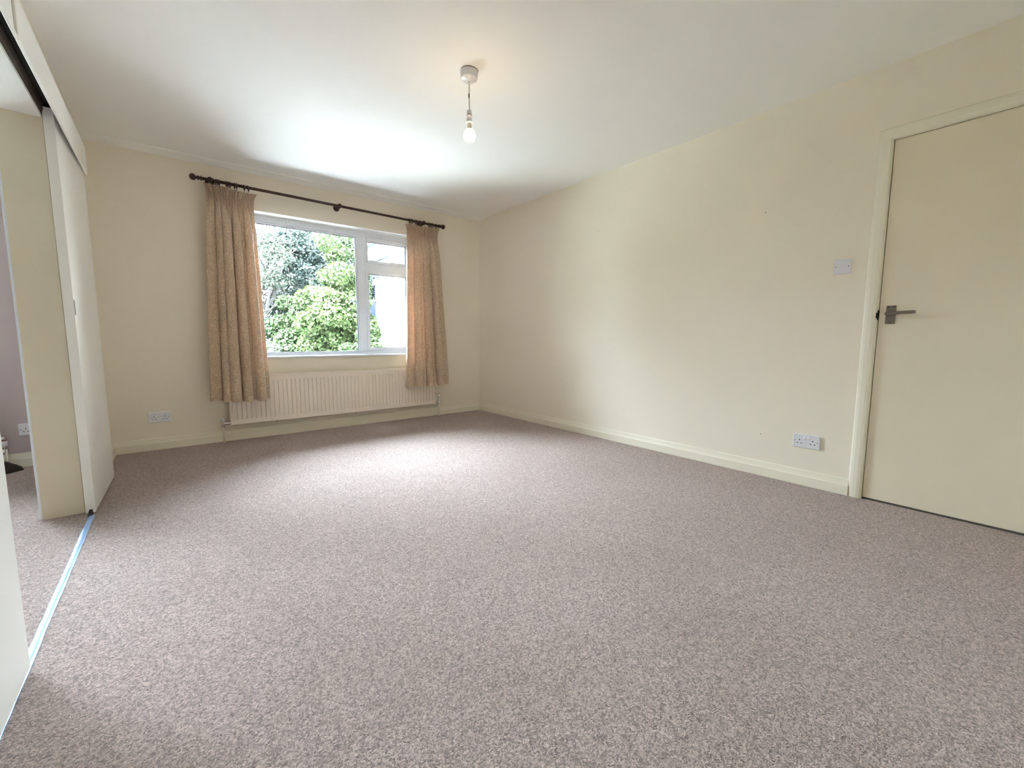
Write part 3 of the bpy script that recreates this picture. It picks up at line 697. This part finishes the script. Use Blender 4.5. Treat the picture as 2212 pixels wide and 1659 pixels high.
mb = MB(); mb.tube([(lx-0.0012, lyy-0.001, H-0.118), (lx-0.0025, lyy-0.001, H-0.128), (lx-0.001, lyy-0.001, H-0.142)], 0.0030, 8); mb.build('flex_kink', M['hole'], pend)
mb = MB(); mb.lathe([(0.006, 0), (0.0125, 0.003), (0.0135, 0.026), (0.0155, 0.027), (0.0155, 0.030), (0.0145, 0.031), (0.0155, 0.058), (0.0170, 0.060), (0.0170, 0.067), (0.014, 0.069)], (lx, lyy, 2.187), (0,0,-1), 24)
mb.build('lamp_holder', M['white_plastic'], pend)
mb = MB(); mb.lathe([(0.0158, 0), (0.0158, 0.003)], (lx, lyy, 2.1605), (0,0,-1), 24); mb.build('holder_groove', M['shadowgap'], pend)  # dark band painted as the shade of a groove
mb = MB(); mb.lathe([(0.0125, 0), (0.0125, 0.022), (0.0145, 0.028), (0.019, 0.033), (0.017, 0.036)], (lx, lyy, 2.119), (0,0,-1), 24); mb.build('bulb_cap', M['flex'], pend)
bc = 2.053; prof = [(0.0180, 2.086-bc)]
for i in range(0, 14):
    th = math.radians(58)-math.radians(146)*i/13; prof.append((0.0345*math.cos(th), 0.0345*math.sin(th)))
mb = MB(); mb.lathe([(r_, -t_) for r_, t_ in prof], (lx, lyy, bc), (0,0,-1), 28); bulb = mb.build('light_bulb', M['bulb'], pend); bulb['label'] = 'glowing pearl bulb'

# ================================================================== SOCKETS AND SWITCH
def socket(label, c, n_axis, side, gangs=2):
    """double switched socket; side: local +u direction sign. n_axis 'y' for the window wall (faces -y), 'x' for the right wall (faces -x)"""
    def P(u, d, z):       # u along the wall (viewer's left to right), d out of the wall, z up
        return (c[0]+u, c[1]-d, c[2]+z) if n_axis == 'y' else (c[0]-d, c[1]-u, c[2]+z)
    def bx(mb, u0, u1, d0, d1, z0, z1, bev=0):
        a = P(u0, d0, z0); b = P(u1, d1, z1); mb.box(a[0], b[0], a[1], b[1], a[2], b[2], bev); return mb
    t = thing('wall_socket', label, 'socket', c)
    bx(MB(), -0.073, 0.073, 0.0, 0.010, -0.043, 0.043, 0.003).build('face_plate', M['white_plastic'], t)
    for k, u0 in enumerate((-0.036, 0.036)):
        for du, dz, w_, h_ in ((0.0, 0.006, 0.0045, 0.009), (-0.011, -0.014, 0.0085, 0.0045), (0.011, -0.014, 0.0085, 0.0045)):
            bx(MB(), u0+du-w_/2*1.0, u0+du+w_/2, 0.0098, 0.0103, dz-h_/2, dz+h_/2).build('pin_slot', M['hole'], t)
        ur = -0.010 if k == 0 else 0.010
        mb = MB(); a = 0.0062
        q = [P(ur-a, 0.009, 0.010), P(ur+a, 0.009, 0.010), P(ur+a, 0.009, 0.034), P(ur-a, 0.009, 0.034), P(ur-a, 0.0148, 0.013), P(ur+a, 0.0148, 0.013), P(ur+a, 0.0108, 0.034), P(ur-a, 0.0108, 0.034)]
        mb.add(q, [(0,1,2,3), (4,5,6,7), (0,1,5,4), (1,2,6,5), (2,3,7,6), (3,0,4,7)]); mb.build('rocker', M['white_plastic'], t)
    for u in (-0.0605, 0.0605):
        p = P(u, 0.0099, 0.0); MB().lathe([(0.003, 0), (0.003, 0.0006)], p, (0, -1, 0) if n_axis == 'y' else (-1, 0, 0), 10).build('screw', M['screw'], t)
    return t
socket('white double socket low on the window wall beside the left curtain', (-3.2172, 0, 0.270), 'y', 1)
socket('white double socket low on the long wall beside the hinged door', (0, -3.6608, 0.2836), 'x', 1)
socket('white double socket on the mauve wall, half hidden by the opening', (-3.925, 0, 0.268), 'y', 1)
# light switch
sy, sz = -3.7732, 1.3503
sw = thing('light_switch', 'white one gang light switch on the wall beside the hinged door', 'light switch', (0, sy, sz))
MB().box(-0.009, 0, sy-0.043, sy+0.043, sz-0.043, sz+0.043, 0.0028).build('face_plate', M['white_plastic'], sw)
mb = MB(); q = [(-0.0085, sy-0.007, sz-0.013), (-0.0085, sy+0.007, sz-0.013), (-0.0085, sy+0.007, sz+0.013), (-0.0085, sy-0.007, sz+0.013), (-0.0105, sy-0.007, sz-0.013), (-0.0105, sy+0.007, sz-0.013), (-0.0165, sy+0.007, sz+0.012), (-0.0165, sy-0.007, sz+0.012)]
mb.add(q, [(0,1,2,3), (4,5,6,7), (0,1,5,4), (1,2,6,5), (2,3,7,6), (3,0,4,7)]); mb.build('rocker', M['white_plastic'], sw)
for u in (-0.0302, 0.0302): MB().lathe([(0.003, 0), (0.003, 0.0006)], (-0.0089, sy+u, sz), (-1, 0, 0), 10).build('screw', M['screw'], sw)

# ================================================================== NEIGHBOURING ROOM
nrad = radiator('radiator', -5.95, -4.115, -0.100, 0.150, 0.583, M['rad'], 'panel radiator of the mauve room, mostly outside the frame', 0.0375)
mb = MB(); nx, ny = -4.062, -0.085
mb.lathe([(0.0075, 0), (0.0075, 0.150)], (nx+0.012, ny, 0.0), (0,0,1), 12); mb.build('pipe_tail', M['pipe'], nrad)
mb = MB(); mb.lathe([(0.010, 0.118), (0.014, 0.124), (0.014, 0.140), (0.009, 0.144), (0.009, 0.160), (0.014, 0.164), (0.014, 0.170)], (nx, ny, 0.0), (0,0,1), 10)
mb.lathe([(0.010, 0), (0.010, 0.02), (0.014, 0.022), (0.014, 0.04), (0.010, 0.06)], (nx, ny, 0.152), (-1, 0, 0), 10); vb = mb.build('valve_body', M['chrome'], nrad)
mb = MB(); mb.lathe([(0.016, 0.170), (0.0225, 0.174), (0.0235, 0.208), (0.021, 0.212)], (nx, ny, 0.0), (0,0,1), 20); mb.build('valve_head', M['white_plastic'], vb)
mb = MB(); mb.lathe([(0.0205, 0.212), (0.0205, 0.218)], (nx, ny, 0.0), (0,0,1), 20); mb.build('valve_ring', M['copper'], vb)
mb = MB(); mb.lathe([(0.0175, 0.218), (0.0185, 0.222), (0.0185, 0.240), (0.015, 0.243)], (nx, ny, 0.0), (0,0,1), 20); mb.build('valve_top', M['chrome'], vb)
# dark bundle of cloth on the floor beneath the valve
N = 40; vs = []; fs = []; rr = random.Random(9)
for j in range(17):
    for i in range(N):
        a = 2*PI*i/N; f = j/16; rad_ = math.cos(f*PI/2)**0.55
        wob = 1+0.10*math.sin(3*a+1.3)+0.06*math.sin(7*a+5*f)+rr.uniform(-0.015, 0.015)
        lx_ = 0.19*rad_*wob*math.cos(a); ly_ = 0.085*rad_*wob*math.sin(a)
        vs.append((-4.185+lx_-0.03*f, -0.150+ly_, 0.001+0.125*(f**0.9)*(0.9+0.1*math.sin(5*a))))
for j in range(16):
    for i in range(N): fs.append((j*N+i, j*N+(i+1)%N, (j+1)*N+(i+1)%N, (j+1)*N+i))
mb = MB(); mb.add(vs, fs, True); mb.add(vs[-N:], [tuple(range(N))]); mb.add(vs[:N], [tuple(range(N))])
tag(mb.build('cloth_bundle', M['brownbag']), 'dark brown cloth bundle on the carpet below the radiator valve of the mauve room', 'cloth bundle')

# ================================================================== OUTSIDE
mb = MB(); mb.box(-25, 25, 3.4, 45, -0.30, -0.20); struct('ground', mb, M['grass'], 'green lawn of the garden outside the window', 'ground')
mb = MB(); mb.box(-12, 0.3, 0.28, 3.4, -0.30, -0.19); struct('ground_bounce_patio', mb, M['paving'], 'pale paved strip added unseen outside the window to bounce daylight onto the ceiling', 'ground')  # unseen pale ground added to reflect daylight up onto the ceiling

# projecting house wing on the right
wing = thing('house_wing', 'pale painted brick wing of the house seen through the casement', 'building', (0.3, 0.3, -0.2))
mb = MB(); mb.box(0.31, 4.0, 0.28, 4.05, -0.2, 2.52); mb.build('wall_core', M['mortar'], wing)
mb = MB(); rr = random.Random(4)
zz = -0.2; row = 0
while zz < 2.49:
    yy = 0.28 - (0.1125 if row % 2 else 0)
    while yy < 4.05:
        y0, y1 = max(0.28, yy+0.005), min(4.05, yy+0.215)
        if y1-y0 > 0.02:
            d = 0.300+rr.uniform(-0.002, 0.002); mb.box(d, 0.312, y0, y1, zz+0.005, min(zz+0.070, 2.50))
        yy += 0.225
    zz += 0.075; row += 1
bw = mb.build('brickwork', M['brick'], wing); bw['kind'] = 'stuff'
mb = MB(); mb.box(0.0, 0.32, 0.28, 4.15, 2.50, 2.512); mb.build('soffit', M['soffit'], wing)
mb = MB(); mb.box(0.285, 0.300, 0.28, 4.05, 2.475, 2.50); mb.build('wall_batten', M['blueline'], wing)
mb = MB(); mb.box(-0.020, 0.0, 0.28, 4.15, 2.48, 2.66); mb.build('fascia', M['soffit'], wing)
mb = MB(); mb.box(-0.024, 0.004, 0.28, 4.15, 2.470, 2.492); mb.build('fascia_edge', M['blueline'], wing)
prof = [(-0.075+0.055*math.cos(a), 2.655+0.055*math.sin(a)) for a in [PI+PI*i/10 for i in range(11)]]+[(-0.025, 2.655), (-0.125, 2.655)][:0]
prof2 = prof+[(-0.075+0.049*math.cos(a), 2.655+0.049*math.sin(a)) for a in [2*PI-PI*i/10 for i in range(11)]]
mb = MB(); mb.prism(prof2, 0.30, 4.12, 'y'); mb.build('gutter', M['blueline'], wing)
mb = MB(); mb.prism([(-0.03, 2.66), (2.0, 3.5), (4.1, 2.66)], 0.28, 4.15, 'y'); mb.build('roof', M['bark'], wing)
mb = MB(); mb.tube([(0.245, 4.03, -0.2), (0.245, 4.03, 2.02), (0.245, 4.03, 2.30), (0.0, 4.03, 2.48), (-0.07, 4.03, 2.60)], 0.040, 12); dp = mb.build('downpipe', M['blueline'], wing)
mb = MB(); mb.box(0.175, 0.30, 3.97, 4.09, 1.98, 2.10, 0.01); mb.build('hopper', M['blueline'], dp)
for z in (0.6, 1.65):
    mb = MB(); mb.lathe([(0.048, 0), (0.052, 0.005), (0.052, 0.045), (0.048, 0.05)], (0.245, 4.03, z), (0,0,1), 14); mb.box(0.15, 0.31, 4.01, 4.05, z+0.015, z+0.035); mb.build('pipe_clip', M['blueline'], dp)

# fence beyond the wing, board by board
fn = thing('garden_fence', 'slate blue close boarded fence beyond the end of the brick wing', 'fence', (1.6, 5.2, -0.2))
proto = None; x = 0.12; rr = random.Random(6)
while x < 3.4:
    if proto is None:
        mb = MB(); mb.box(-0.058, 0.058, -0.009, 0.009, 0, 2.0, 0.003); proto = mb.build('board', M['fence'], fn); b = proto
    else:
        b = proto.copy(); COL.objects.link(b); b.parent = fn
    b.location = (x-1.6, rr.uniform(-0.004, 0.004), rr.uniform(-0.012, 0.0)); b.rotation_euler = (0, rr.uniform(-0.004, 0.004), 0); x += 0.12
mb = MB(); mb.box(0.05, 3.45, 5.21, 5.26, 0.2, 0.28); mb.box(0.05, 3.45, 5.21, 5.26, 1.45, 1.53); mb.build('rail', M['fence'], fn)

# ---- planting
def leaves(name, pts, nrm, size, material, parent):
    """one mesh of bent pointed leaves; pts (n,3), nrm (n,3)"""
    size = size*0.80; n = len(pts); nrm = nrm/np.linalg.norm(nrm, axis=1, keepdims=True)
    d = rng.normal(size=(n, 3)); d[:, 2] -= 0.35; d -= nrm*np.sum(d*nrm, axis=1, keepdims=True); d /= np.linalg.norm(d, axis=1, keepdims=True)
    s = np.cross(nrm, d); L = (size*rng.uniform(0.6, 1.35, n))[:, None]; Wd = L*rng.uniform(0.25, 0.42, n)[:, None]
    a = pts-d*L*0.5; b = pts+s*Wd-nrm*L*0.08; c = pts+d*L*0.5-nrm*L*0.12; e = pts-s*Wd-nrm*L*0.08
    V = np.stack([a, b, c, e], 1).reshape(-1, 3)
    me = bpy.data.meshes.new(name); base = np.array(world_loc(parent)); V = V-base
    me.vertices.add(4*n); me.vertices.foreach_set('co', V.astype(np.float32).ravel())
    me.loops.add(6*n); i0 = np.arange(n)*4
    F = np.stack([i0, i0+1, i0+2, i0, i0+2, i0+3], 1); me.loops.foreach_set('vertex_index', F.astype(np.int32).ravel())
    me.polygons.add(2*n); me.polygons.foreach_set('loop_start', np.arange(2*n, dtype=np.int32)*3); me.polygons.foreach_set('loop_total', np.full(2*n, 3, dtype=np.int32))
    me.update(); me.validate(); me.materials.append(material)
    o = bpy.data.objects.new(name, me); COL.objects.link(o); o.parent = parent; o['kind'] = 'stuff'; return o

def plant(name, label, cat, base, crown, rad3, nl, size, material, clumps, stems=5, bare=False, group=None, stem_r=0.03):
    t = thing(name, label, cat, base, group)
    c = np.array(crown); r = np.array(rad3); R = random.Random(len(label)*7+nl)
    # clumps spread over the crown surface and inside
    P = []; Nn = []; cc = []
    for k in range(clumps):
        a = rng.normal(size=3); a /= np.linalg.norm(a); q = rng.uniform(0.35, 0.95)
        cc.append(c+a*r*q)
    cc = np.array(cc)
    per = int(nl*(1.45 if crown[1] < 10 and abs(crown[0]) < 3.3 else 1.0))//clumps; cr = min(r)*0.36
    for q in cc:
        a = rng.normal(size=(per, 3)); a /= np.linalg.norm(a, axis=1, keepdims=True)
        rr_ = rng.uniform(0.55, 1.0, per)[:, None]**0.5
        P.append(q+a*rr_*cr*rng.uniform(0.75, 1.25)*np.array([1.15, 1.15, 0.8])); v = a*0.55+rng.normal(size=(per, 3))*0.5+np.array([0, 0, 0.45]); Nn.append(v)
    P = np.concatenate(P); Nn = np.concatenate(Nn)
    keep = P[:, 2] > -0.15
    leaves('foliage', P[keep], Nn[keep], size, material, t)
    mb = MB(); b0 = np.array(base)
    for k in range(stems):
        tgt = cc[R.randrange(len(cc))]; st = b0+np.array([R.uniform(-.1, .1), R.uniform(-.1, .1), 0])
        pts = []; 
        for i in range(7):
            f = i/6; p = st*(1-f)+tgt*f; p = p+np.array([R.uniform(-1, 1), R.uniform(-1, 1), 0.6*math.sin(PI*f)])*0.06*np.linalg.norm(tgt-st)*math.sin(PI*f)
            pts.append(tuple(p))
        mb.tube(pts, [stem_r*(1-0.75*i/6) for i in range(7)], 6)
        for _ in range(3 if bare else 1):
            i = R.randrange(3, 6); p = np.array(pts[i]); dd = np.array([R.uniform(-1, 1), R.uniform(-1, 1), R.uniform(0.1, 1)]); ln = min(r)*0.7
            mb.tube([tuple(p), tuple(p+dd*ln*0.5), tuple(p+dd*ln+np.array([0, 0, -0.1*ln]))], [stem_r*0.35, stem_r*0.25, stem_r*0.08], 5)
    mb.build('branches', M['bark'], t)
    return t
# big bright shrub right of the fixed pane
plant('garden_shrub', 'large bright green shrub filling the lower right of the fixed pane', 'shrub', (-0.75, 3.7, -0.2), (-0.62, 3.75, 1.25), (0.62, 0.75, 1.25), 15000, 0.085, M['leaf_bright'], 46, 6)
plant('garden_shrub', 'dark leaved lower shrub at the bottom right of the fixed pane', 'shrub', (-0.45, 2.7, -0.2), (-0.50, 2.75, 0.55), (0.45, 0.4, 0.62), 7000, 0.07, M['leaf_mid'], 26, 4)
plant('garden_shrub', 'mid green shrub stepping down left of the bright one', 'shrub', (-1.35, 4.6, -0.2), (-1.15, 4.6, 0.75), (0.62, 0.7, 0.95), 11000, 0.085, M['leaf_mid'], 34, 5)
plant('garden_shrub', 'pale grey green shrub along the bottom left of the fixed pane', 'shrub', (-2.1, 3.9, -0.2), (-1.95, 4.0, 0.35), (0.65, 0.6, 0.75), 9000, 0.06, M['leaf_pale'], 30, 6)
plant('garden_shrub', 'blue green shrub behind the left curtain edge', 'shrub', (-2.9, 5.6, -0.2), (-2.6, 5.6, 1.0), (1.1, 0.8, 1.1), 10000, 0.085, M['leaf_dark'], 36, 5)
plant('garden_shrub', 'yellowish tall shrub standing against the wing of the house', 'shrub', (-0.25, 5.2, -0.2), (-0.15, 5.2, 1.6), (0.6, 0.6, 1.5), 10000, 0.08, M['leaf_bright'], 36, 5)
# trees behind
plant('garden_tree', 'pale tree with bare arching branches against the white sky', 'tree', (-1.9, 7.0, -0.2), (-1.5, 7.0, 2.6), (0.9, 0.8, 1.5), 3600, 0.07, M['leaf_pale'], 34, 18, True, stem_r=0.07)
plant('garden_tree', 'blue green ivy covered tree in the middle of the fixed pane', 'tree', (-0.4, 7.6, -0.2), (-0.35, 7.7, 2.1), (1.0, 1.0, 2.1), 18000, 0.09, M['leaf_dark'], 60, 7, stem_r=0.08)
plant('garden_tree', 'broad mid green tree behind the bright shrub', 'tree', (1.3, 8.8, -0.2), (1.2, 8.9, 2.5), (1.5, 1.2, 2.5), 17000, 0.10, M['leaf_mid'], 60, 7, stem_r=0.09)
plant('garden_tree', 'low spreading tree deep in the garden behind the left curtain', 'tree', (-3.6, 9.5, -0.2), (-3.2, 9.6, 1.6), (2.0, 1.2, 1.7), 15000, 0.11, M['leaf_dark'], 56, 6, stem_r=0.08)
plant('garden_tree', 'tall tree rising behind the fence and the wing', 'tree', (2.6, 7.6, -0.2), (2.3, 7.7, 2.1), (1.1, 1.0, 2.2), 13000, 0.10, M['leaf_dark'], 46, 5, stem_r=0.08)
plant('garden_tree', 'tall dark tree far to the side of the garden, outside the window view', 'tree', (-7.0, 11.5, -0.2), (-7.0, 11.5, 2.2), (1.8, 1.5, 2.4), 9000, 0.13, M['leaf_dark'], 56, 6, stem_r=0.09)  # put in as a sky occluder, never in view
plant('garden_tree', 'tall green tree close to the side boundary, outside the window view', 'tree', (-10.0, 9.5, -0.2), (-10.0, 9.5, 2.2), (1.7, 1.5, 2.4), 9000, 0.13, M['leaf_mid'], 50, 6, stem_r=0.09)  # unseen tree added to cut sky light from the left
plant('garden_tree', 'round crowned dark tree beside the terrace, outside the window view', 'tree', (-4.9, 4.4, -0.2), (-4.9, 4.4, 2.1), (1.4, 1.2, 2.1), 11000, 0.12, M['leaf_dark'], 56, 6, stem_r=0.08)  # occluder added to keep sky light off the long right wall
plant('garden_shrub', 'white flecked climber rising in front of the slate blue fence', 'shrub', (0.62, 4.85, -0.2), (0.62, 4.85, 0.9), (0.22, 0.15, 1.0), 2600, 0.06, M['leaf_pale'], 16, 4)
